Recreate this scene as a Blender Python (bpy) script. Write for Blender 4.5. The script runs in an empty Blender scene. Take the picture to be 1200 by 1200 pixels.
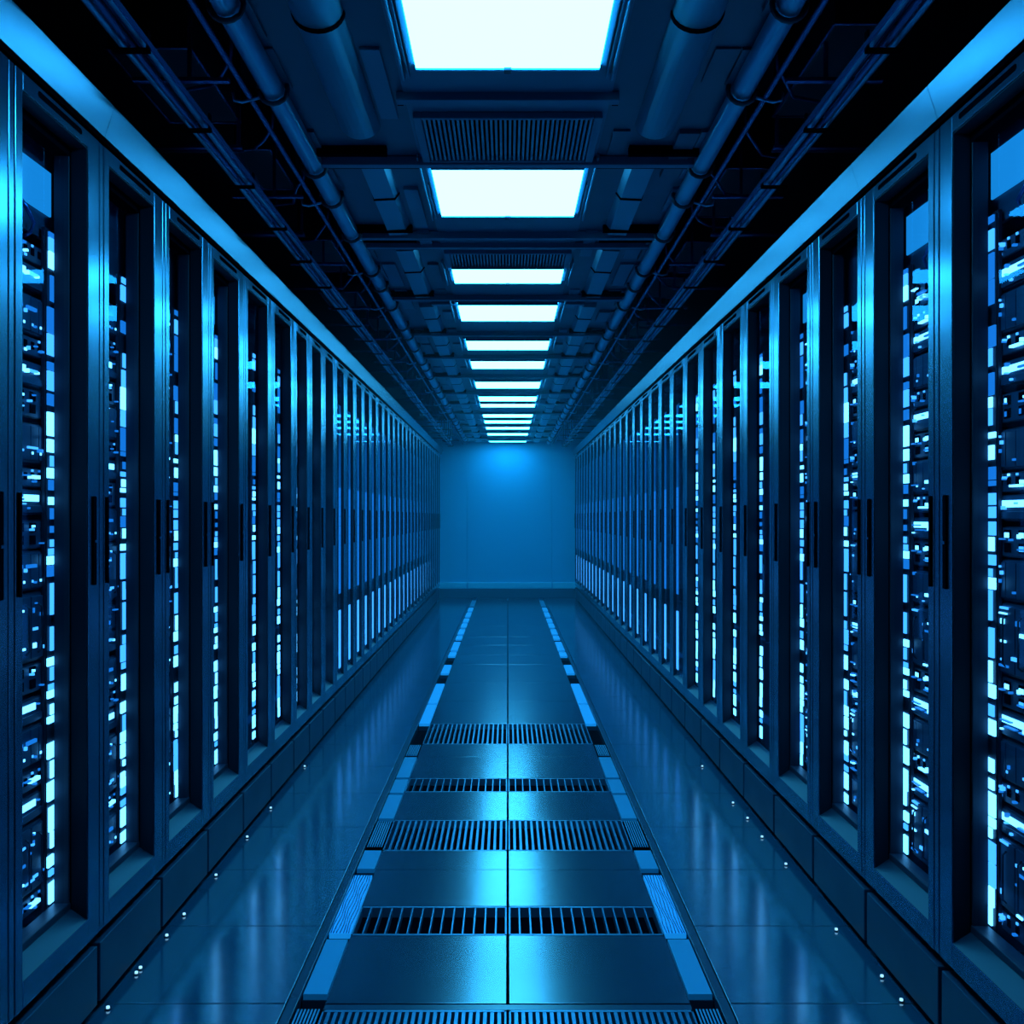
import bpy, bmesh, math, random
from mathutils import Vector, Matrix
random.seed(7)
sc = bpy.context.scene
C = sc.collection

# ------------------------------------------------------------------ dimensions
W = 1.23          # half width of the cold aisle (front faces of the racks)
H = 1.50          # lens height
SOFF = 2.91       # underside of the dropped centre ceiling
VOID = 3.30       # ceiling above the cable runs
YW = 20.45        # end wall
YB = -1.2         # wall behind

# ------------------------------------------------------------------ materials
def mat(name, base=(.1, .1, .1), metallic=0., rough=.5, emis=None, estr=0., ior=1.5, spec=.5, sampling=None,
        noise=None, brush=None, coat=0.):
    m = bpy.data.materials.new(name); m.use_nodes = True
    nt = m.node_tree; b = nt.nodes['Principled BSDF']
    b.inputs['Base Color'].default_value = (*base, 1)
    b.inputs['Metallic'].default_value = metallic
    b.inputs['Roughness'].default_value = rough
    b.inputs['Specular IOR Level'].default_value = spec
    b.inputs['IOR'].default_value = ior
    b.inputs['Coat Weight'].default_value = coat
    if emis:
        b.inputs['Emission Color'].default_value = (*emis, 1)
        b.inputs['Emission Strength'].default_value = estr
        if sampling: m.cycles.emission_sampling = sampling
    if noise:
        sc_, amt = noise
        tc = nt.nodes.new('ShaderNodeTexCoord'); n = nt.nodes.new('ShaderNodeTexNoise')
        n.inputs['Scale'].default_value = sc_; n.inputs['Detail'].default_value = 5
        mr = nt.nodes.new('ShaderNodeMapRange')
        mr.inputs['To Min'].default_value = max(0, rough - amt); mr.inputs['To Max'].default_value = rough + amt
        nt.links.new(tc.outputs['Object'], n.inputs['Vector']); nt.links.new(n.outputs['Fac'], mr.inputs['Value'])
        nt.links.new(mr.outputs['Result'], b.inputs['Roughness'])
    if brush:
        # fine brushed grain: stretched noise varying the gloss
        tc = nt.nodes.new('ShaderNodeTexCoord'); mp = nt.nodes.new('ShaderNodeMapping')
        mp.inputs['Scale'].default_value = brush
        n = nt.nodes.new('ShaderNodeTexNoise'); n.inputs['Scale'].default_value = 6; n.inputs['Detail'].default_value = 3
        nt.links.new(tc.outputs['Object'], mp.inputs['Vector']); nt.links.new(mp.outputs['Vector'], n.inputs['Vector'])
        mr = nt.nodes.new('ShaderNodeMapRange'); mr.inputs['To Min'].default_value = rough - .03; mr.inputs['To Max'].default_value = rough + .03
        nt.links.new(n.outputs['Fac'], mr.inputs['Value']); nt.links.new(mr.outputs['Result'], b.inputs['Roughness'])
    return m

def glass_mat(name):
    m = bpy.data.materials.new(name); m.use_nodes = True
    nt = m.node_tree; nt.nodes.clear()
    o = nt.nodes.new('ShaderNodeOutputMaterial'); mx = nt.nodes.new('ShaderNodeMixShader')
    t = nt.nodes.new('ShaderNodeBsdfTransparent'); g = nt.nodes.new('ShaderNodeBsdfGlossy'); lw = nt.nodes.new('ShaderNodeLayerWeight')
    f = nt.nodes.new('ShaderNodeMath'); f.operation = 'POWER'; f.inputs[1].default_value = 4.5; f2 = nt.nodes.new('ShaderNodeMapRange')
    t.inputs['Color'].default_value = (.72, .86, .95, 1)
    g.inputs['Color'].default_value = (.25, .6, .9, 1); g.inputs['Roughness'].default_value = .02
    lw.inputs['Blend'].default_value = .5; nt.links.new(lw.outputs['Facing'], f.inputs[0]); nt.links.new(f.outputs[0], f2.inputs['Value']); f2.inputs['To Min'].default_value = .02; f2.inputs['To Max'].default_value = .32
    nt.links.new(f2.outputs[0], mx.inputs[0]); nt.links.new(t.outputs[0], mx.inputs[1]); nt.links.new(g.outputs[0], mx.inputs[2])
    nt.links.new(mx.outputs[0], o.inputs[0])
    return m

M = dict(
    frame=mat('brushed blue steel', (.12, .27, .39), 1, .23, brush=(40, 40, 1.5)),
    fascia=mat('brushed fascia steel', (.14, .235, .32), .9, .25, brush=(40, 1.5, 40)),
    door=mat('painted door steel', (.07, .28, .44), .9, .38, noise=(9, .04)),
    darkmetal=mat('dark navy steel', (.010, .030, .055), .3, .45),
    black=mat('black plastic', (.001, .0025, .005), 0, .8, spec=0),
    void=mat('dark void paint', (.004, .012, .025), 0, .8, spec=.2),
    plinth=mat('plinth paint', (.012, .05, .095), .3, .45, noise=(6, .05)),
    floor=mat('satin vinyl floor tile', (.006, .085, .15), 0, .15, spec=.9, ior=2.3),
    walk=mat('dark glossy floor panel', (.005, .038, .075), 0, .18, spec=.9, ior=1.75),
    border=mat('dark floor border', (.010, .05, .09), 0, .25),
    gratebar=mat('grate steel', (.05, .26, .42), .6, .35),
    ledge=mat('pale blue ledge', (.08, .75, 1.0), 0, .45), wall=mat('blue painted wall', (.03, .56, .86), 0, .6, noise=(4, .05)),
    base=mat('dark baseboard', (.012, .10, .17), 0, .4),
    soffit=mat('ceiling board', (.035, .20, .33), .1, .42, noise=(5, .06)),
    soffit2=mat('ceiling board darker', (.020, .11, .19), .1, .4, noise=(5, .06)),
    duct=mat('sheet metal duct', (.06, .32, .46), .5, .34), sill=mat('dark painted sill', (.006, .028, .055), .2, .5),
    pipe=mat('conduit steel', (.10, .48, .70), .8, .3),
    cable=mat('cable jacket', (.03, .16, .42), .6, .22),
    rail=mat('tray steel', (.03, .15, .42), .75, .26),
    glass=glass_mat('door glass'),
    lens=mat('lit diffuser', (.3, .6, .8), 0, .4, (.037, .50, 1), 22.5, sampling='FRONT_BACK'),
    trimlit=mat('acrylic trim', (.1, .6, .9), 0, .25),
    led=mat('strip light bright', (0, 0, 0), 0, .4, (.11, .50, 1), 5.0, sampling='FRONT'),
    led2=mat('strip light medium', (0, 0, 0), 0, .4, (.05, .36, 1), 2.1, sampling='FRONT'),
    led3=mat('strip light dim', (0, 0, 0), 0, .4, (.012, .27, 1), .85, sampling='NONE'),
    far_refl=mat('far strip reflection', (0, 0, 0), 0, .4, (.005, .25, 1), .28, sampling='NONE'),
    white=mat('white marker light', (0, 0, 0), 0, .4, (.3, .7, 1), 1.5, sampling='NONE'),
    panel=mat('added interior glow', (0, 0, 0), 0, .4, (.012, .36, 1), .8, sampling='NONE'),
    edge_hi=mat('edge light bright', (.02, .2, .4), 0, .3, (.008, .33, 1), .62, sampling='NONE'),
    edge_lo=mat('edge light dim', (.04, .28, .45), 0, .3, (.004, .26, .8), .12, sampling='NONE'),
    server=mat('server chassis', (.018, .08, .14), .4, .42), jamb=mat('dark door lining', (.003, .014, .028), 0, .6, spec=.2),
)

# ------------------------------------------------------------------ mesh builder
class MB:
    def __init__(s, sx=1):
        s.bm = bmesh.new(); s.mats = []; s.sx = sx
    def mi(s, m):
        if m not in s.mats: s.mats.append(m)
        return s.mats.index(m)
    def box(s, x0, x1, y0, y1, z0, z1, m='frame', bev=0):
        bm = s.bm; i = s.mi(m)
        x0, x1 = sorted((x0 * s.sx, x1 * s.sx)); y0, y1 = sorted((y0, y1)); z0, z1 = sorted((z0, z1))
        r = bmesh.ops.create_cube(bm, size=1.0)
        for v in r['verts']:
            v.co = Vector((x0 + (v.co.x + .5) * (x1 - x0), y0 + (v.co.y + .5) * (y1 - y0), z0 + (v.co.z + .5) * (z1 - z0)))
        fs = set(f for v in r['verts'] for f in v.link_faces)
        for f in fs: f.material_index = i
        if bev:
            es = set(e for v in r['verts'] for e in v.link_edges)
            rr = bmesh.ops.bevel(bm, geom=list(es), offset=bev, segments=2, affect='EDGES', profile=.5)
            for f in rr['faces']: f.material_index = i
    def poly(s, pts, faces, m='frame'):
        i = s.mi(m)
        vs = [s.bm.verts.new((p[0] * s.sx, p[1], p[2])) for p in pts]
        for f in faces:
            ff = s.bm.faces.new([vs[k] for k in f]); ff.material_index = i
    def prism_y(s, prof, y0, y1, m='frame', smooth=False):
        i = s.mi(m); n = len(prof)
        a = [s.bm.verts.new((p[0] * s.sx, y0, p[1])) for p in prof]
        b = [s.bm.verts.new((p[0] * s.sx, y1, p[1])) for p in prof]
        for k in range(n):
            f = s.bm.faces.new([a[k], a[(k + 1) % n], b[(k + 1) % n], b[k]]); f.material_index = i; f.smooth = smooth
        for q in (a, b[::-1]):
            f = s.bm.faces.new(q); f.material_index = i
    def tube(s, pts, r, m='pipe', n=10):
        i = s.mi(m); P = [Vector((p[0] * s.sx, p[1], p[2])) for p in pts]; rings = []
        for k, p in enumerate(P):
            t = (P[min(k + 1, len(P) - 1)] - P[max(k - 1, 0)]).normalized()
            up = Vector((0, 0, 1)) if abs(t.z) < .9 else Vector((0, 1, 0))
            a = t.cross(up).normalized(); b = t.cross(a).normalized()
            rings.append([s.bm.verts.new(p + r * (math.cos(2 * math.pi * j / n) * a + math.sin(2 * math.pi * j / n) * b)) for j in range(n)])
        for k in range(len(rings) - 1):
            for j in range(n):
                f = s.bm.faces.new([rings[k][j], rings[k][(j + 1) % n], rings[k + 1][(j + 1) % n], rings[k + 1][j]])
                f.material_index = i; f.smooth = True
        for q in (rings[0], rings[-1]):
            f = s.bm.faces.new(q); f.material_index = i
    def mesh(s, name):
        bmesh.ops.recalc_face_normals(s.bm, faces=s.bm.faces[:])
        me = bpy.data.meshes.new(name); s.bm.to_mesh(me); s.bm.free()
        for k in s.mats: me.materials.append(M[k])
        return me
    def obj(s, name, parent=None, loc=(0, 0, 0)):
        o = bpy.data.objects.new(name, s.mesh(name)); C.objects.link(o); o.location = loc
        if parent: o.parent = parent
        return o

def tag(o, label=None, cat=None, group=None, kind=None):
    if label: o['label'] = label
    if cat: o['category'] = cat
    if group: o['group'] = group
    if kind: o['kind'] = kind
    return o
def empty(name, loc=(0, 0, 0)):
    o = bpy.data.objects.new(name, None); o.empty_display_size = .1; C.objects.link(o); o.location = loc; return o
def copy_tree(o, parent=None):
    c = o.copy(); C.objects.link(c); c.parent = parent
    for ch in list(o.children): copy_tree(ch, c)
    return c
def link_mesh(name, me, parent=None, loc=(0, 0, 0)):
    o = bpy.data.objects.new(name, me); C.objects.link(o); o.location = loc; o.parent = parent; return o

ORD = ['', 'first', 'second', 'third', 'fourth', 'fifth', 'sixth', 'seventh', 'eighth', 'ninth', 'tenth', 'eleventh', 'twelfth',
       'thirteenth', 'fourteenth', 'fifteenth', 'sixteenth', 'seventeenth', 'eighteenth', 'nineteenth', 'twentieth',
       'twenty-first', 'twenty-second', 'twenty-third', 'twenty-fourth', 'twenty-fifth']

# ------------------------------------------------------------------ room shell
def struct(mb, name): return tag(mb.obj(name), kind='structure')
m = MB(); m.box(-2.4, 2.4, YB, YW, -.2, -.055, 'void'); 
for sx in (-1, 1):                      # satin tiles either side of the walkway
    y = 3.395 - .645 * 7
    while y < YW:
        a, b = max(y + .0025, YB), min(y + .645 - .0025, YW)
        x0, x1 = sorted((sx * .685, sx * 2.4))
        if b > a: m.box(x0, x1, a, b, -.055, 0, 'floor', bev=.0015)
        y += .645
struct(m, 'floor')
m = MB(); m.box(-2.4, 2.4, YB, YW, VOID, VOID + .1, 'void'); struct(m, 'ceiling')
for n, sx in (('wall_left', -1), ('wall_right', 1)):
    m = MB(sx); m.box(2.3, 2.4, YB, YW, 0, VOID, 'void'); struct(m, n)
m = MB(); m.box(-2.4, 2.4, YB - .1, YB, -.2, VOID, 'void'); struct(m, 'wall_front')
m = MB()
for a, b in ((-2.4, -.755), (-.748, .815), (.822, 2.4)): m.box(a, b, YW, YW + .08, 0, VOID, 'wall', bev=.003)
m.box(-2.4, 2.4, YW + .03, YW + .12, -.1, VOID, 'wall'); struct(m, 'wall_back')
m = MB(); m.box(-1.29, 1.29, YW - .05, YW, 0, .17, 'base', bev=.004); struct(m, 'baseboard_back')
m = MB()
for a, b in ((-1.29, -.755), (-.745, .815), (.825, 1.29)): m.box(a, b, YW - .04, YW, .172, .29, 'ledge', bev=.012)
struct(m, 'trim_1')

# ------------------------------------------------------------------ walkway: dark glossy panels with grates let in
ROWS = [1.6, 2.2, 2.8, 3.359]
GR = [(2.93, 3.352), (3.949, 4.243), (4.949, 5.451), (6.009, 6.324), (7.274, 7.996)]
solid = [(2.3, 2.93), (3.395, 3.949), (4.243, 4.685), (4.685, 4.949), (5.451, 6.009), (6.324, 6.886), (6.886, 7.274), (7.996, 8.96), (8.96, 9.97), (9.97, 11.2),
         (11.2, 12.0), (12.0, 12.9), (12.9, 13.8), (13.8, 15.2), (15.2, 16.6), (16.6, 18), (18, 19.4), (19.4, YW - .06)]
m = MB(); y = YB
while y < 2.3 - 1e-3:
    solid.insert(0, (y, min(2.3, y + .7))); y += .7
for a, b in solid:
    for sx in (-1, 1):
        x0, x1 = sorted((sx * .0035, sx * .563)); m.box(x0, x1, a + .002, b - .002, -.055, .0, 'walk', bev=.002)
m.box(-.68, .68, YB, YW, -.055, -.05, 'black')
for sx in (-1, 1):
    x0, x1 = sorted((sx * .650, sx * .681)); m.box(x0, x1, YB, YW, -.05, .0, 'border', bev=.002)
m.box(-.563, .563, 3.356, 3.391, -.05, -.002, 'border')
struct(m, 'floor_walkway')

GN = ['nearest the camera', 'with wide slots, second away', 'with narrow slots, third away',
      'with wide slots, fourth away', 'with narrow slots, farthest away']
for gi, (a, b) in enumerate(GR):
    for sx in (-1, 1):
        t = empty('floor_grate', (sx * .2835, (a + b) / 2, -.05))
        tag(t, f'metal floor grate {GN[gi]}, {"left" if sx < 0 else "right"} of the centre seam', 'floor grate', 'slotted grates along the walkway')
        L = (b - a) / 2 - .002; hw = .2795
        f = MB(); f.box(-hw, hw, -L, -L + .012, .002, .05, 'gratebar'); f.box(-hw, hw, L - .012, L, .002, .05, 'gratebar')
        f.box(-hw, -hw + .006, -L, L, .002, .05, 'gratebar'); f.box(hw - .006, hw, -L, L, .002, .05, 'gratebar'); f.obj('frame', t)
        k = MB(); k.box(-hw + .006, hw - .006, -L + .012, L - .012, .001, .012, 'black'); k.obj('tray', t)
        k = MB(); nb = (26, 14, 20, 14, 17)[gi]
        for j in range(1, nb):
            x = -hw + 2 * hw * j / nb; w = .0028 if gi in (1, 3) else .0055
            k.box(x - w, x + w, -L + .011, L - .011, .022, .049, 'gratebar')
        k.obj('slats', t)

# edge lights set into the channel between walkway and side floor
def yd(py): return 1290 * H / (py - 606)
EL = [(1165, 1100, 'lo'), (1094, 1025, 'tx'), (1018, 996, 'lo'), (993, 962, 'gr'), (959, 931, 'lo'), (929, 913, 'lo'), (911, 887, 'lo'), (886, 873, 'gr'),
      (848, 825.5, 'hi'), (824, 801, 'hi'), (789, 779, 'hi'), (769, 764, 'hi'), (762, 752, 'hi'), (749, 745, 'hi'), (743, 737, 'hi'),
      (735, 730.5, 'hi'), (729, 724.5, 'hi'), (722.5, 717.5, 'hi'), (716, 712, 'hi'), (710.5, 703.5, 'lo'), (1230, 1182, 'gr')]
EL.sort(key=lambda e: -e[0])
LOOK = {'lo': 'dim flush pale strip panel', 'tx': 'bright strip panel with wavy ribs', 'gr': 'barred dark strip panel', 'hi': 'bright blue lit strip panel'}
for sx in (-1, 1):
    for i, (p0, p1, kd) in enumerate(EL):
        a, b = yd(p0), yd(p1); L = (b - a) / 2
        t = empty('floor_edge_light', (sx * .606, (a + b) / 2, -.05))
        tag(t, f'{LOOK[kd]}, {ORD[i + 1]} from the camera along the {"left" if sx < 0 else "right"} walkway edge', 'floor light', 'strip panels along the walkway edges')
        f = MB(); w = .040
        f.box(-w, w, -L, L, 0, .030, 'border'); f.obj('housing', t)
        f = MB(); f.box(-w + .002, w - .002, -L + .003, L - .003, .030, .049, {'lo': 'edge_lo', 'tx': 'edge_hi', 'gr': 'black', 'hi': 'edge_hi'}[kd], bev=.001); f.obj('lens', t)
        if kd in ('tx', 'gr'):
            f = MB(); 
            for j in range(-3, 4):
                pts = [(j * .0105 + (.003 * math.sin(k * 1.7 + j) if kd == 'tx' else 0), -L + .006 + (2 * L - .012) * k / 8, .0495) for k in range(9)]
                f.tube(pts, .0022 if kd == 'tx' else .003, 'cable' if kd == 'tx' else 'edge_lo', 5)
            f.obj('ribs', t)

# ------------------------------------------------------------------ racks
ZT, ZB = 2.632, .25
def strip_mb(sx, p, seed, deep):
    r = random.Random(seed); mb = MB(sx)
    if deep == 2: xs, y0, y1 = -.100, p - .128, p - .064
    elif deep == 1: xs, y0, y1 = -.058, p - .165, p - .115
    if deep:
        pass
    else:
        xs, y0, y1 = -.022, p - .175, p - .10  # far racks: glowing strip imitates reflections of the opposite row on the stiles
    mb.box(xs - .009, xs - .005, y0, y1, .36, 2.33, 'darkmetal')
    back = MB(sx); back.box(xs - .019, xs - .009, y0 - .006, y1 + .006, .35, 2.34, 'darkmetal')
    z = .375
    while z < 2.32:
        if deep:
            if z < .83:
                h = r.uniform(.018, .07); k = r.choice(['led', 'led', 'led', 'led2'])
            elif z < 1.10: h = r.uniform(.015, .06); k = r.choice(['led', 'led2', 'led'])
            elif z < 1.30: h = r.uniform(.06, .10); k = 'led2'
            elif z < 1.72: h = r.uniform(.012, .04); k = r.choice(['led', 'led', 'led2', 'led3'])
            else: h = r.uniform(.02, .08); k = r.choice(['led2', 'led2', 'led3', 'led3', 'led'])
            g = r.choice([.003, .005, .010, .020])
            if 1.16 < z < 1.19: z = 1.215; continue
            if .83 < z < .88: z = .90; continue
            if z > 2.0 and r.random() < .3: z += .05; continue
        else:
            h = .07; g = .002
            k = 'led2' if z < .80 else ('led3' if z < 1.68 else 'far_refl')
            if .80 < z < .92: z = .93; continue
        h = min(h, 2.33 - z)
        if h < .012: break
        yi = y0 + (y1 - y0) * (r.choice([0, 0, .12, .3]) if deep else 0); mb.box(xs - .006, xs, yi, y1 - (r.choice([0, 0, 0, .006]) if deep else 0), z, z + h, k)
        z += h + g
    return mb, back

def make_rack(sx, p, deep, seed):
    dz = 0 if sx > 0 else -.020; ZT = 2.632 + dz
    t = empty('server_rack')
    b = MB(sx)
    b.box(-.93, -.06, .002, .016, ZB, ZT - .002, 'darkmetal'); b.box(-.93, -.06, p - .016, p - .002, ZB, ZT - .002, 'darkmetal')
    b.box(-.95, -.93, .002, p - .002, 0, ZT - .002, 'darkmetal'); b.box(-.93, -.03, .016, p - .016, ZT - .022, ZT - .002, 'darkmetal')
    b.box(-.93, -.03, .016, p - .016, ZB, ZB + .02, 'darkmetal')
    b.obj('cabinet_body', t)
    b = MB(sx); b.box(-.90, -.055, .02, p - .02, 0.0, ZB, 'black'); b.obj('base', t)
    b = MB(sx); b.box(-.06, -.001, .003, .033, ZB, ZT, 'frame', bev=.003); b.obj('front_post', t)
    d = MB(sx); D = -.05
    ya, yb = .037, p - .003; wa, wb = .080, p - .090
    fm = 'frame'
    d.box(D, 0, ya, wa, ZB, ZT, fm, bev=.003); d.box(D, 0, wb, yb, ZB, ZT, fm, bev=.003)
    d.box(D, 0, wa, wb, 2.583 + dz, ZT, fm, bev=.003); d.box(D, 0, wa, wb, ZB, .320, fm, bev=.003)
    # sloping sill inside the lower rail
    d.poly([(0 - .002, wa, .320), (0 - .002, wb, .320), (D, wb, .352), (D, wa, .352), (D, wa, .30), (D, wb, .30)],
           [(0, 1, 2, 3), (0, 3, 4), (1, 5, 2), (3, 2, 5, 4), (0, 4, 5, 1)], 'sill')
    d.box(-.049, -.004, wb - .0025, wb, .325, 2.583 + dz, 'jamb'); d.box(-.049, -.004, wa, wb, 2.5805 + dz, 2.583 + dz, 'jamb'); d.box(-.049, -.004, wa, wa + .0025, .325, 2.583 + dz, 'jamb')
    dr = d.obj('door', t)
    if deep == 1: gx = -.034
    elif deep:
        q = MB(sx); i = .022
        q.box(-.098, -.0505, wa - .01, wa + .01, .33, 2.60 + dz, 'black'); q.box(-.098, -.0505, wb - .004, wb + .01, .33, 2.60 + dz, 'black')
        q.box(-.096, -.052, wb - .012, wb - .004, .37, 2.56 + dz, 'darkmetal', bev=.002)
        q.box(-.098, -.0505, wa, wb, 2.555 + dz, 2.60 + dz, 'black'); q.box(-.098, -.0505, wa, wb, .33, .372, 'darkmetal', bev=.003)
        q.obj('inner_frame', dr)
        gx = -.066
    else: gx = -.012
    g = MB(sx); g.poly([(gx, wa + .001, .345), (gx, wb - .001, .345), (gx, wb - .001, 2.575 + dz), (gx, wa + .001, 2.575 + dz)], [(0, 1, 2, 3)], 'glass'); g.obj('glass_pane', dr)
    h = MB(sx); h.box(0, .006, p - .058, p - .036, 1.298, 1.562, 'black', bev=.002); ho = h.obj('handle', dr)
    h = MB(sx); h.box(.006, .008, p - .055, p - .039, 1.424, 1.432, 'frame'); h.obj('latch', ho)
    if deep == 2:
        h = MB(sx); h.box(0, .006, .050, .064, 1.298, 1.562, 'black', bev=.002); h.obj('handle', dr)
    s = MB(sx)
    prof = []
    for k in range(9):
        a = -math.pi / 2 + math.pi * k / 8; prof.append((wb - .055 + .008 * math.cos(a), 2.611 + dz + .008 * math.sin(a)))
    for k in range(9):
        a = math.pi / 2 + math.pi * k / 8; prof.append((wa + .10 + .008 * math.cos(a), 2.611 + dz + .008 * math.sin(a)))
    n = len(prof)
    s.poly([(.0012, q[0], q[1]) for q in prof] + [(-.004, q[0], q[1]) for q in prof],
           [tuple(range(n)), tuple(range(2 * n - 1, n - 1, -1))] + [(k, (k + 1) % n, n + (k + 1) % n, n + k) for k in range(n)], 'black')
    s.obj('vent_slot', dr)
    b = MB(sx); b.box(-.045, -.002, .011, p - .011, .036, .213, 'plinth', bev=.003); b.obj('plinth_panel', t)
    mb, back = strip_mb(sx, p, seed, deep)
    bo = back.obj('strip_rail', t); mb.obj('light_or_reflection_strip', bo)
    if deep:
        r = MB(sx); r.box(-.16, -.108, .03, .05, .30, 2.60 + dz, 'darkmetal'); r.obj('mounting_rail', t)
        r = MB(sx); r.box(-.14, -.127, .04, p - .03, 2.31, 2.60 + dz, 'server', bev=.002); r.obj('blanking_panel', t)
    return t

# server units (shared meshes); width 0.44, face towards +x
def unit_mesh(kind, hgt, seed, hw):
    r = random.Random(seed); c = MB(); l = MB(); l.box(-.0005, .0008, -hw + .004, hw - .004, .004, hgt - .008, 'server')
    c.box(-.60, -.006, -hw, hw, 0, hgt - .004, 'server'); c.box(-.006, 0, -hw - .008, hw + .008, .001, hgt - .005, 'darkmetal', bev=.0015)
    def led(y, z, w, h, k): l.box(0, .0035, y, y + w, z, z + h, k)
    if kind == 'switch':
        for j in range(10):
            y = -hw + .03 + j * (2 * hw - .06) / 10; c.box(0, .003, y, y + .02, hgt * .35, hgt * .7, 'black')
            if r.random() < .75: led(y + .003, hgt * .76, .010, .006, r.choice(['led', 'led2', 'led3']))
            if r.random() < .45: led(y + .003, hgt * .18, .014, .007, r.choice(['led', 'led2']))
    elif kind == 'bar':
        c.box(0, .006, -hw, hw, .006, hgt * .35, 'server', bev=.001)
        led(-hw + .02, hgt * .5, 2 * hw * r.uniform(.55, .9), min(.022, hgt * .25), 'led')
        for j in range(5): led(-hw + .03 + j * .06, hgt * .14, .02, .006, 'led3')
    elif kind == 'drives':
        n = 9
        for j in range(n):
            y = -hw + .012 + j * (2 * hw - .024) / n; c.box(0, .006, y, y + (2 * hw - .024) / n - .004, .008, hgt - .012, 'server', bev=.001)
            if r.random() < .7: led(y + .008, hgt * r.uniform(.5, .75), .010, r.uniform(.006, .02), r.choice(['led', 'led2', 'led3']))
            if r.random() < .5: l.box(0, .008, y + .004, y + .012, hgt * .2, hgt * .26, r.choice(['led', 'led2']))
        l.box(0, .009, -hw + .02, -hw + .02 + .05, hgt * .84, hgt * .88, 'led2')
    elif kind == 'blade':
        n = 6
        for j in range(n):
            y = -hw + .012 + j * (2 * hw - .024) / n; w = (2 * hw - .024) / n - .006
            c.box(0, .008, y, y + w, .01, hgt - .014, 'server', bev=.0015)
            c.tube([(.010, y + w * .5, .025), (.020, y + w * .5, .035), (.020, y + w * .5, hgt - .045), (.010, y + w * .5, hgt - .035)], .003, 'darkmetal', 6)
            for q in range(3):
                if r.random() < .65: l.box(0, .011, y + .006, y + .006 + r.choice([.008, .02, .03]), hgt * (.2 + .25 * q), hgt * (.2 + .25 * q) + r.choice([.006, .008, .014]), r.choice(['led', 'led2', 'led3']))
        l.box(0, .010, -hw + .03, -hw + .15, hgt * .90, hgt * .93, 'led2')
    elif kind == 'ports':
        for q in range(2):
            for j in range(6):
                y = -hw + .03 + j * (2 * hw - .05) / 6; c.box(0, .004, y, y + .035, hgt * (.15 + .42 * q), hgt * (.45 + .42 * q), 'black')
                if r.random() < .6: l.box(0, .006, y + .006, y + .006 + r.choice([.01, .024]), hgt * (.2 + .42 * q), hgt * (.36 + .42 * q), r.choice(['led', 'led2', 'led3']))
    for q in range(9):
        y = r.uniform(-hw + .01, hw - .06); z = r.uniform(.01, hgt - .018)
        l.box(0, .0125, y, y + r.choice([.006, .010, .010, .03, .06]), z, z + r.choice([.004, .006, .010]), r.choice(['led', 'led2', 'led3', 'led3']))
    return c.mesh(kind), l.mesh(kind + '_lights')
KN = {'switch': ('network_switch', 'network switch', 'slim switch with port lights'),
      'bar': ('rack_server', 'server', 'server with long light bar'),
      'drives': ('storage_array', 'storage array', 'drive array with upright bays'),
      'blade': ('blade_server', 'blade server', 'tall blade chassis with handles'),
      'ports': ('patch_panel', 'patch panel', 'patch panel with socket rows')}
UM = {}
def get_unit(kind, v, hw):
    key = (kind, v, hw)
    if key not in UM:
        hh = {'switch': .058, 'bar': .075, 'drives': .115, 'blade': .20, 'ports': .085}[kind]
        UM[key] = (*unit_mesh(kind, hh, hash((v, len(kind))) % 999, hw), hh)
    return UM[key]

def fill_rack(side, idx, y0, p):
    r = random.Random(41 * idx + (7 if side > 0 else 0)); z = .375; n = 0; hw = round((p - .09) / 2, 3)
    sname = 'left' if side < 0 else 'right'
    rk = f'{ORD[idx + 1]} rack of the {sname} row'
    seq = ['drives', 'switch', 'blade', 'bar', 'switch', 'drives', 'bar', 'ports', 'blade', 'drives', 'ports', 'bar', 'switch', 'drives', 'ports', 'bar', 'switch', 'drives', 'bar', 'switch', 'ports']
    k0 = r.randrange(3)
    for k, kd in enumerate(seq[k0:]):
        c, l, hh = get_unit(kd, r.randrange(3), hw)
        if z + hh > 2.30: continue
        nm, cat, lab = KN[kd]
        t = link_mesh(nm, c, None, (side * (W + .122), y0 + p / 2 + .012, z))
        if side > 0: t.rotation_euler.z = math.pi
        link_mesh('indicator_lights', l, t)
        n += 1
        tag(t, f'{lab}, {ORD[n]} unit up in the {rk}', cat, f'units in the {rk}')
        z += hh + r.choice([.003, .003, .012])

PROTO = {}
def rack(side, idx, y0, p, deep, label):
    key = (side, p, deep, idx % 3 if deep else 0)
    if key not in PROTO:
        t = make_rack(-side, p, deep, idx % 3 + 5); PROTO[key] = t
    else: t = copy_tree(PROTO[key])
    t.location = (side * W, y0, 0)
    tag(t, label, 'server rack', f'server racks in the {"left" if side < 0 else "right"} row')
    return t

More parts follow.
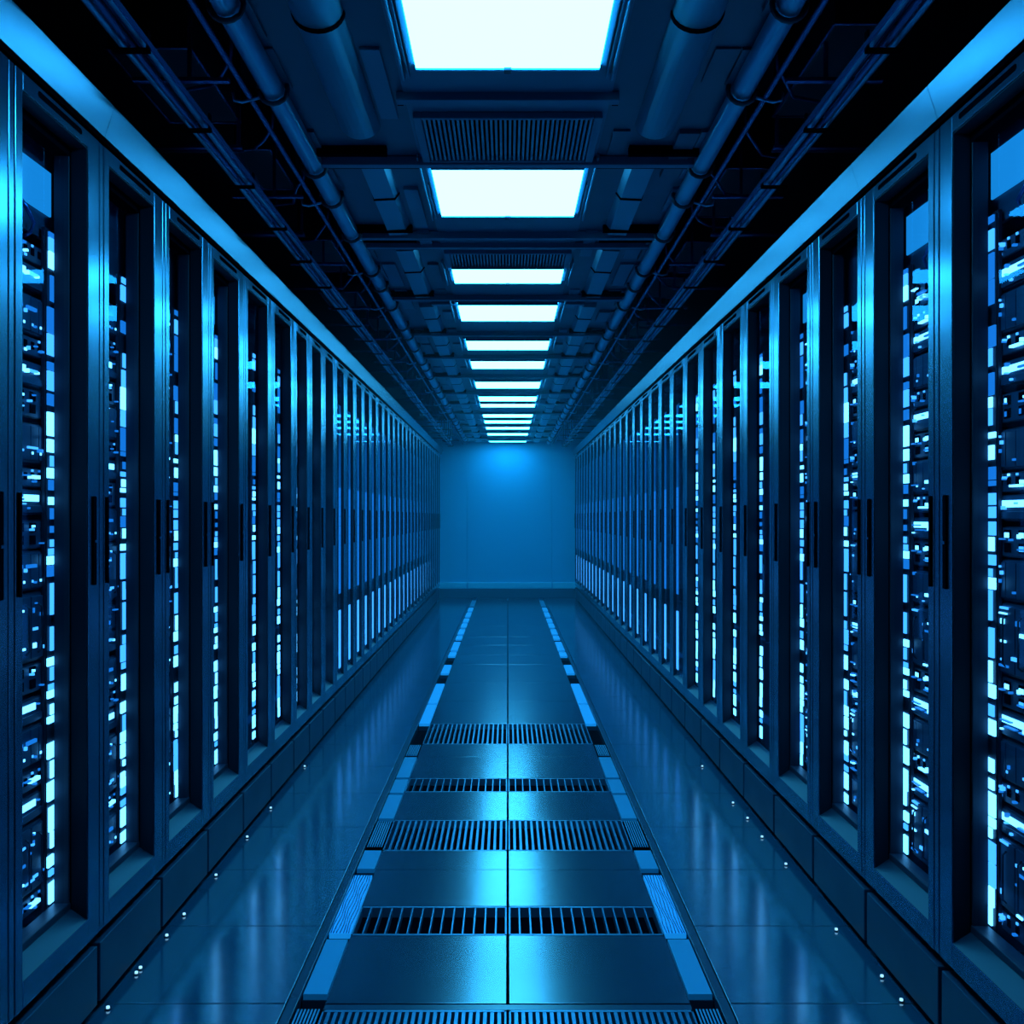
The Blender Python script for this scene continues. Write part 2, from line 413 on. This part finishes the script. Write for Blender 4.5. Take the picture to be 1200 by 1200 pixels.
LJ = [2.08 + .013, 2.694, 3.348 - .03, 3.935, 4.545, 5.150, 5.755]
def rowlist(side):
    out = []
    if side < 0:
        y = 2.108; n = 6; 
        for k in range(7): out.append((y, .604)); y += .605
        while y + .5 < YW - .02: out.append((y, .5)); y += .505
    else:
        y = 2.49
        for k in range(6): out.append((y, .648)); y += .652
        while y + .62 < YW - .02: out.append((y, .622)); y += .626
    return out
for side in (-1, 1):
    rl = rowlist(side); sn = 'left' if side < 0 else 'right'; N = len(rl)
    for i, (y, p) in enumerate(rl):
        deep = 2 if i < (5 if side < 0 else 4) else (1 if i < (10 if side < 0 else 8) else 0)
        if i < N - 18: lab = f'blue steel server rack with glass door, {ORD[i + 1]} from the camera in the {sn} row'
        else: lab = f'distant server rack with reflection-like glow strip, {ORD[N - i]} from the end wall in the {sn} row'
        t = rack(side, i, y, p, deep, lab)
        if deep == 2 and (side > 0 or i >= 1): fill_rack(side, i, y, p)
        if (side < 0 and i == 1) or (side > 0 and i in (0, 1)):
            q = MB(-side); q.box(-.125, -.118, .05, p - .065, 2.385, 2.515, 'panel', bev=.002); q.obj('added_glow_panel', t)  # added glowing panel, imitates a patch of light in the door glass
            q = MB(-side)
            for j in range(4):
                yy = .12 + j * .07
                q.tube([(-.13, yy, 2.40), (-.105, yy + .01, 2.36), (-.104, yy + .03 + .01 * j, 2.33), (-.112, yy + .05, 2.30), (-.13, yy + .05, 2.29)], .006, 'cable', 8)
            q.obj('patch_cables', t)

# fascia panels above the racks
for side in (-1, 1):
    ys = [1.5, 3.36, 5.13] if side < 0 else [1.5, 3.15, 3.85, 4.62]
    while ys[-1] < YW - 2.5: ys.append(ys[-1] + 1.85)
    ys.append(YW - .01)
    zt = 2.752 if side < 0 else 2.733
    for i in range(len(ys) - 1):
        f = MB(-side); a, b = ys[i] + .0015, ys[i + 1] - .0015
        zb = 2.660 if side < 0 else 2.640; tl = .325 * (zt - zb)
        f.prism_y([(0, zb), (tl, zt), (tl - .02, zt), (-.02, zb)], a, b, 'fascia'); f.box(-.25, .012, a, b, zt - .012, zt - .002, 'fascia'); f.box(-.26, -.06, a, b, 2.632 if side < 0 else 2.612, zt - .012, 'black')
        o = f.obj('fascia_panel', None, (side * W, 0, 0))
        tag(o, f'blue metal fascia panel above the {"left" if side < 0 else "right"} racks, {ORD[i + 1]} from the camera', 'fascia panel', 'metal fascia above the racks')

# ------------------------------------------------------------------ dropped centre ceiling
def cd(py): return 1290 * (SOFF - H) / (606 - py)
m = MB(); m.box(-.80, .80, YB, YW, SOFF, SOFF + .03, 'soffit2')
r = random.Random(3)
for sx in (-1, 1):
    y = 1.2
    while y < YW - .7:
        for x0, x1 in ((.385, .445), (.625, .70), (.705, .785)):
            if r.random() < .7:
                a, b = sorted((sx * x0, sx * x1)); l = r.uniform(.25, .65)
                m.box(a, b, y, y + l, SOFF - r.uniform(.004, .018), SOFF, r.choice(['soffit', 'soffit2']))
        y += .7
m.box(-.345, .345, YB, YW, SOFF - .006, SOFF, 'soffit')
tag(m.obj('ceiling_soffit'), kind='structure')

LAMP = [(2.45, 3.44, .283), (4.44, 5.13, .303), (6.22, 6.60, .312), (7.28, 7.87, .325), (8.75, 9.23, .328), (9.89, 10.4, .330), (11.4, 11.97, .335), (12.8, 13.3, .335), (13.62, 14.05, .335),
        (15.0, 15.45, .335), (15.97, 16.42, .335), (17.1, 17.55, .335), (18.4, 18.85, .335), (19.75, 20.05, .335)]
for i, (a, b, hw) in enumerate(LAMP):
    if i < 13: a *= .98; b *= .98
    else: a, b = 19.88, 20.12
    t = empty('ceiling_light', (0, (a + b) / 2, SOFF)); L = (b - a) / 2
    tag(t, f'lit rectangular ceiling panel light, {ORD[i + 1]} from the camera', 'ceiling light', 'panel lights along the ceiling')
    f = MB(); o = .022
    f.box(-hw - o, -hw, -L - o, L + o, -.022, -.006, 'soffit', bev=.003); f.box(hw, hw + o, -L - o, L + o, -.022, -.006, 'soffit', bev=.003)
    f.box(-hw, hw, -L - .012, -L - .001, -.040, -.006, 'soffit', bev=.003); f.box(-hw, hw, L + .0155, L + o, -.022, -.006, 'soffit')
    f.obj('frame', t)
    f = MB(); f.box(-hw + .001, hw - .001, -L, L, -.036, -.010, 'lens', bev=.003); f.obj('diffuser', t)
    f = MB(); f.box(-hw, hw, L + .001, L + .015, -.040, -.008, 'trimlit', bev=.003); f.obj('edge_trim', t)
    f = MB(); f.box(-.012, .012, L - .012, L + .018, -.047, -.036, 'darkmetal', bev=.003); f.obj('latch', t)
    for sx in (-1, 1):
        f = MB(); x = sx * (hw + .047); f.box(x - .004, x + .004, -L - .1, L + .13, -.024, -.006, 'duct', bev=.002)
        x = sx * (hw + .030); f.box(x - .002, x + .002, -L * .2, L + .12, -.018, -.006, 'duct'); f.obj('side_rail', t)

for i, (a, b, hw) in enumerate([(3.83, 4.27, .300), (5.79, 6.17, .305)]):
    t = empty('ceiling_vent', (0, (a + b) / 2, SOFF)); L = (b - a) / 2
    tag(t, f'slatted grey-blue ceiling air vent between the {ORD[i + 1]} and {ORD[i + 2]} panel lights', 'air vent', 'slatted air vents in the ceiling')
    f = MB(); o = .03
    f.box(-hw - o, -hw, -L - .02, L + .02, -.030, -.006, 'soffit', bev=.004); f.box(hw, hw + o, -L - .02, L + .02, -.030, -.006, 'soffit', bev=.004)
    f.box(-hw, hw, -L - .02, -L, -.030, -.006, 'soffit', bev=.004); f.box(-hw, hw, L, L + .02, -.030, -.006, 'soffit', bev=.004); f.obj('frame', t)
    f = MB(); f.box(-hw, hw, -L, L, -.009, -.006, 'black'); f.obj('backing', t)
    f = MB()
    for k in range(36):
        x = -hw + 2 * hw * (k + .5) / 36; f.box(x - .0042, x + .0042, -L, L, -.026, -.009, 'duct')
    f.obj('slats', t)

BE = [(3.66, .37, .028), (4.31, .77, .034), (5.44, .77, .034), (5.66, .77, .026), (6.98, .77, .034), (7.2, .5, .02), (8.35, .77, .034), (9.55, .77, .034), (10.85, .77, .034),
      (12.3, .77, .034), (13.5, .77, .03), (14.7, .77, .034), (16.75, .77, .034), (18.0, .77, .034), (19.3, .77, .034)]
for i, (y, hw, dz) in enumerate(BE):
    t = empty('ceiling_crossbeam', (0, y, SOFF))
    tag(t, f'thin dark blue crossbeam under the ceiling boards, {ORD[i + 1]} from the camera', 'crossbeam', 'crossbeams under the ceiling')
    f = MB(); f.box(-hw, hw, -.022, .022, -dz - .004, -.002, 'soffit', bev=.003); f.obj('beam', t)
    f = MB(); f.box(-hw, -.35, .0225, .040, -dz, -.002, 'black'); f.obj('gasket', t); f = MB(); f.box(.35, hw, .0225, .040, -dz, -.002, 'black'); f.obj('gasket', t)
    if hw > .6:
        f = MB(); f.box(-hw + .02, -.46, -.14, -.105, -dz, -.002, 'black'); f.obj('gasket', t); f = MB(); f.box(.46, hw - .02, -.14, -.105, -dz, -.002, 'black'); f.obj('gasket', t)

# rounded ducts either side, in lengths between the beams
DS = [(1.6, 3.96), (4.36, 5.40), (5.72, 6.93), (7.25, 8.31), (8.41, 9.51), (9.61, 10.8), (10.9, 12.25), (12.35, 13.45), (13.55, 14.65), (14.75, 16.7), (16.8, 17.95), (18.05, 19.25), (19.35, 20.3)]
for sx in (-1, 1):
    for i, (a, b) in enumerate(DS):
        rx, rz = (.072, .055) if i == 0 else (.060, .018)
        pr = [(.53 + rx * math.cos(math.pi + math.pi * k / 12), SOFF - .001 + rz * math.sin(math.pi + math.pi * k / 12)) for k in range(13)]
        if i: pr = [(.53 - rx, SOFF + .003), (.53 - rx + .022, SOFF - .026), (.53 + rx - .01, SOFF - .030), (.53 + rx, SOFF + .003)]
        else: pr = [(q[0], q[1] + .004) for q in pr]
        f = MB(sx); f.prism_y(pr, a, b, 'duct', i == 0); 
        t = f.obj('air_duct'); tag(t, f'{"fat" if i == 0 else "shallow"} rounded metal ceiling duct, {ORD[i + 1]} length on the {"left" if sx < 0 else "right"}', 'air duct', 'ceiling duct lengths')
        f = MB(sx); yy = a + (b - a) * (.62 if i == 0 else .4)
        pr = [(.53 + (q[0] - .53) * 1.05, SOFF + (q[1] - SOFF) * 1.08 - .001) for q in pr]
        f.prism_y(pr, yy, yy + .02, 'black'); f.obj('band', t)

# ------------------------------------------------------------------ pipes and cables above the racks
for sx in (-1, 1):
    sn = 'left' if sx < 0 else 'right'
    f = MB(sx); f.tube([(.76, y, 2.885) for y in (YB + .1, 2, 5, 10, YW - .01)], .036, 'pipe', 20)
    t = f.obj('conduit_pipe'); tag(t, f'thick blue conduit pipe running along the {sn} side of the ceiling', 'pipe', 'conduits along the ceiling')
    f = MB(sx); f.tube([(.835, y, 2.86) for y in (YB + .1, 2, 5, 10, YW - .01)], .009, 'cable', 10)
    t2 = f.obj('conduit_pipe'); tag(t2, f'thin dark conduit beside the thick pipe on the {sn}', 'pipe', 'conduits along the ceiling')
    y = 2.55; k = 0
    while y < YW - .5:
        f = MB(sx)
        pts = [(.76 + .047 * math.cos(a), y, 2.885 + .047 * math.sin(a)) for a in [math.pi * 2 * j / 16 for j in range(17)]]
        f.tube(pts, .008, 'darkmetal', 6)
        f.tube([(.76, y, 2.93), (.76, y, VOID)], .005, 'rail', 6)
        if k % 2 == 0: f.tube([(.80, y, 2.86), (.86, y, 2.845), (.885, y, 2.85), (.89, y, 2.875)], .006, 'pipe', 6)
        f.obj('hanger', t); y += .42 + .35 * ((k * 7) % 3) / 2; k += 1
    # cable bundle
    for j, (dx, dz, rr, mm) in enumerate([(0, 0, .013, 'pipe'), (.030, -.006, .010, 'cable'), (.056, .004, .012, 'pipe'), (.026, .024, .011, 'cable')]):
        f = MB(sx); rj = random.Random(j + 11)
        pts = []
        y = 1.2
        while y < YW - .6:
            pts.append((1.00 + dx + .004 * math.sin(y * 1.9 + j), y, 2.80 + dz + .004 * math.sin(y * 2.7 + 2 * j))); y += .15
        f.tube(pts, rr, mm, 8)
        o = f.obj('cable_tube'); tag(o, f'{["innermost", "lower dark", "outermost", "upper dark"][j]} cable tube of the long bundle above the {sn} racks', 'cable', f'cable bundle above the {sn} racks')
    # tray carrying the bundle
    t = empty('cable_tray', (.065 * sx, 1.2, 2.78)); tag(t, f'dark ladder cable tray with crossbars above the {sn} racks', 'cable tray')
    f = MB(sx); f.box(.909, .915, 0, 18.6, 0, .016, 'rail'); f.obj('side_rail', t); f = MB(sx); f.box(1.015, 1.020, 0, 18.6, .05, .07, 'rail'); f.obj('side_rail', t)
    y = .35; k = 0
    while y < 18.4:
        f = MB(sx); x1 = 1.30 if k % 2 == 0 else 1.10
        f.box(.80 if k % 2 else .91, x1, y, y + .022, .070, .085, 'rail', bev=.003)
        if k % 2 == 0: f.box(.92, 1.30, y + .07, y + .082, .082, .092, 'rail')
        f.box(.916, .928, y, y + .012, .08, VOID - 2.78, 'rail'); f.obj('crossbar', t)
        f = MB(sx); f.box(.912, 1.01, y + .2, y + .225, -.012, -.004, 'black'); f.box(.912, .918, y + .2, y + .225, -.012, .045, 'black'); f.obj('strap', t)
        y += .62; k += 1

# dark boxes and bent conduits in the void
for sx in (-1, 1):
    sn = 'left' if sx < 0 else 'right'; rr = random.Random(21 + sx)
    for i in range(7):
        y = 2.0 + i * 1.25 + rr.uniform(0, .3); x0 = rr.uniform(.93, 1.0); w = rr.uniform(.14, .28); l = rr.uniform(.45, .8); z0 = rr.uniform(2.95, 3.05)
        f = MB(sx); f.box(x0, x0 + w, y, y + l, z0, VOID, 'darkmetal', bev=.01)
        t = f.obj('junction_box'); tag(t, f'dark metal box fixed in the shadow above the {sn} racks, {ORD[i + 1]} from the camera', 'junction box', 'boxes above the cable runs')
        f = MB(sx); f.tube([(x0, y, z0), (x0 + w, y, z0), (x0 + w, y + l, z0), (x0, y + l, z0), (x0, y, z0)], .005, 'rail', 6); f.obj('edge_rim', t)
    for i in range(14):
        y = 2.1 + i * .62 + rr.uniform(0, .3); x = rr.uniform(.86, .90); z = rr.uniform(2.90, 3.0); a = rr.uniform(.10, .25)
        f = MB(sx); 
        f.tube([(x, y, VOID), (x, y, z + .08), (x + .012, y + .02, z + .03), (x + .05, y + .06, z), (x + .1, y + a, z - .01), (x + .22, y + a + .05, z - .01), (x + .30, y + a + .05, z + .03), (x + .31, y + a + .05, VOID)], .007, 'cable', 7)
        t = f.obj('bent_conduit'); tag(t, f'thin bent blue conduit dropping above the {sn} racks, {ORD[i + 1]} from the camera', 'conduit', 'bent conduits above the cable runs')

# ------------------------------------------------------------------ small white markers at the foot of the racks
MK = [(86, 1142), (128, 1183), (168, 1136), (200, 1098), (218, 1073), (255, 1027), (289, 982), (317, 948), (358, 899), (823, 899), (859, 942), (876, 960), (893, 982), (921, 1014), (980, 1091), (1030, 1146), (1050, 1174)]
cnt = {-1: 0, 1: 0}
for px, py in sorted(MK, key=lambda q: -q[1]):
    sd = -1 if px < 595 else 1; y = min(yd(py), 9); y = max(y, 2.7)
    x = sd * min(W - .012, abs((px - 595) / 1290 * y))
    if abs(x) > W - .03: x = sd * (W - .012)
    cnt[sd] += 1
    t = empty('floor_marker', (x, y, 0)); tag(t, f'tiny white floor marker below the {"left" if sd < 0 else "right"} racks, {ORD[cnt[sd]]} from the camera', 'marker light', 'tiny marker lights on the floor')
    f = MB(); f.tube([(0, 0, 0), (0, 0, .004)], .009, 'darkmetal', 12); f.obj('rim', t)
    f = MB(); f.tube([(0, 0, .004), (0, 0, .009), (0, 0, .010)], .0055, 'white', 10); f.obj('bulb', t)

HAZE = .011
hm = bpy.data.materials.new('thin blue haze'); hm.use_nodes = True
nt = hm.node_tree; nt.nodes.clear(); o = nt.nodes.new('ShaderNodeOutputMaterial'); v = nt.nodes.new('ShaderNodeVolumeScatter')
v.inputs['Color'].default_value = (.15, .75, 1, 1); v.inputs['Density'].default_value = HAZE; v.inputs['Anisotropy'].default_value = .2
nt.links.new(v.outputs[0], o.inputs['Volume']); M['haze'] = hm
m = MB(); m.box(-1.15, 1.15, 5.2, YW - .06, .02, 2.62, 'haze'); tag(m.obj('haze'), 'thin blue haze filling the air of the aisle', 'haze', kind='stuff')

# ------------------------------------------------------------------ world, camera, view
w = bpy.data.worlds.new('World'); sc.world = w; w.use_nodes = True
w.node_tree.nodes['Background'].inputs[0].default_value = (.0, .01, .03, 1); w.node_tree.nodes['Background'].inputs[1].default_value = .2
cam = bpy.data.cameras.new('Camera'); co = bpy.data.objects.new('Camera', cam); C.objects.link(co)
co.location = (0, 0, H); co.rotation_euler = (math.pi / 2, 0, 0)
cam.sensor_width = 36; cam.lens = 1290 / 1200 * 36; cam.shift_x = 5 / 1200; cam.shift_y = 6 / 1200; cam.clip_start = .05; cam.clip_end = 100
sc.camera = co
vs = sc.view_settings; vs.view_transform = 'Standard'; vs.look = 'None'; vs.gamma = 1; vs.exposure = 0; vs.use_curve_mapping = False
sc.cycles.max_bounces = 8; sc.cycles.transparent_max_bounces = 16; sc.cycles.sample_clamp_indirect = 2.5; sc.cycles.caustics_reflective = False
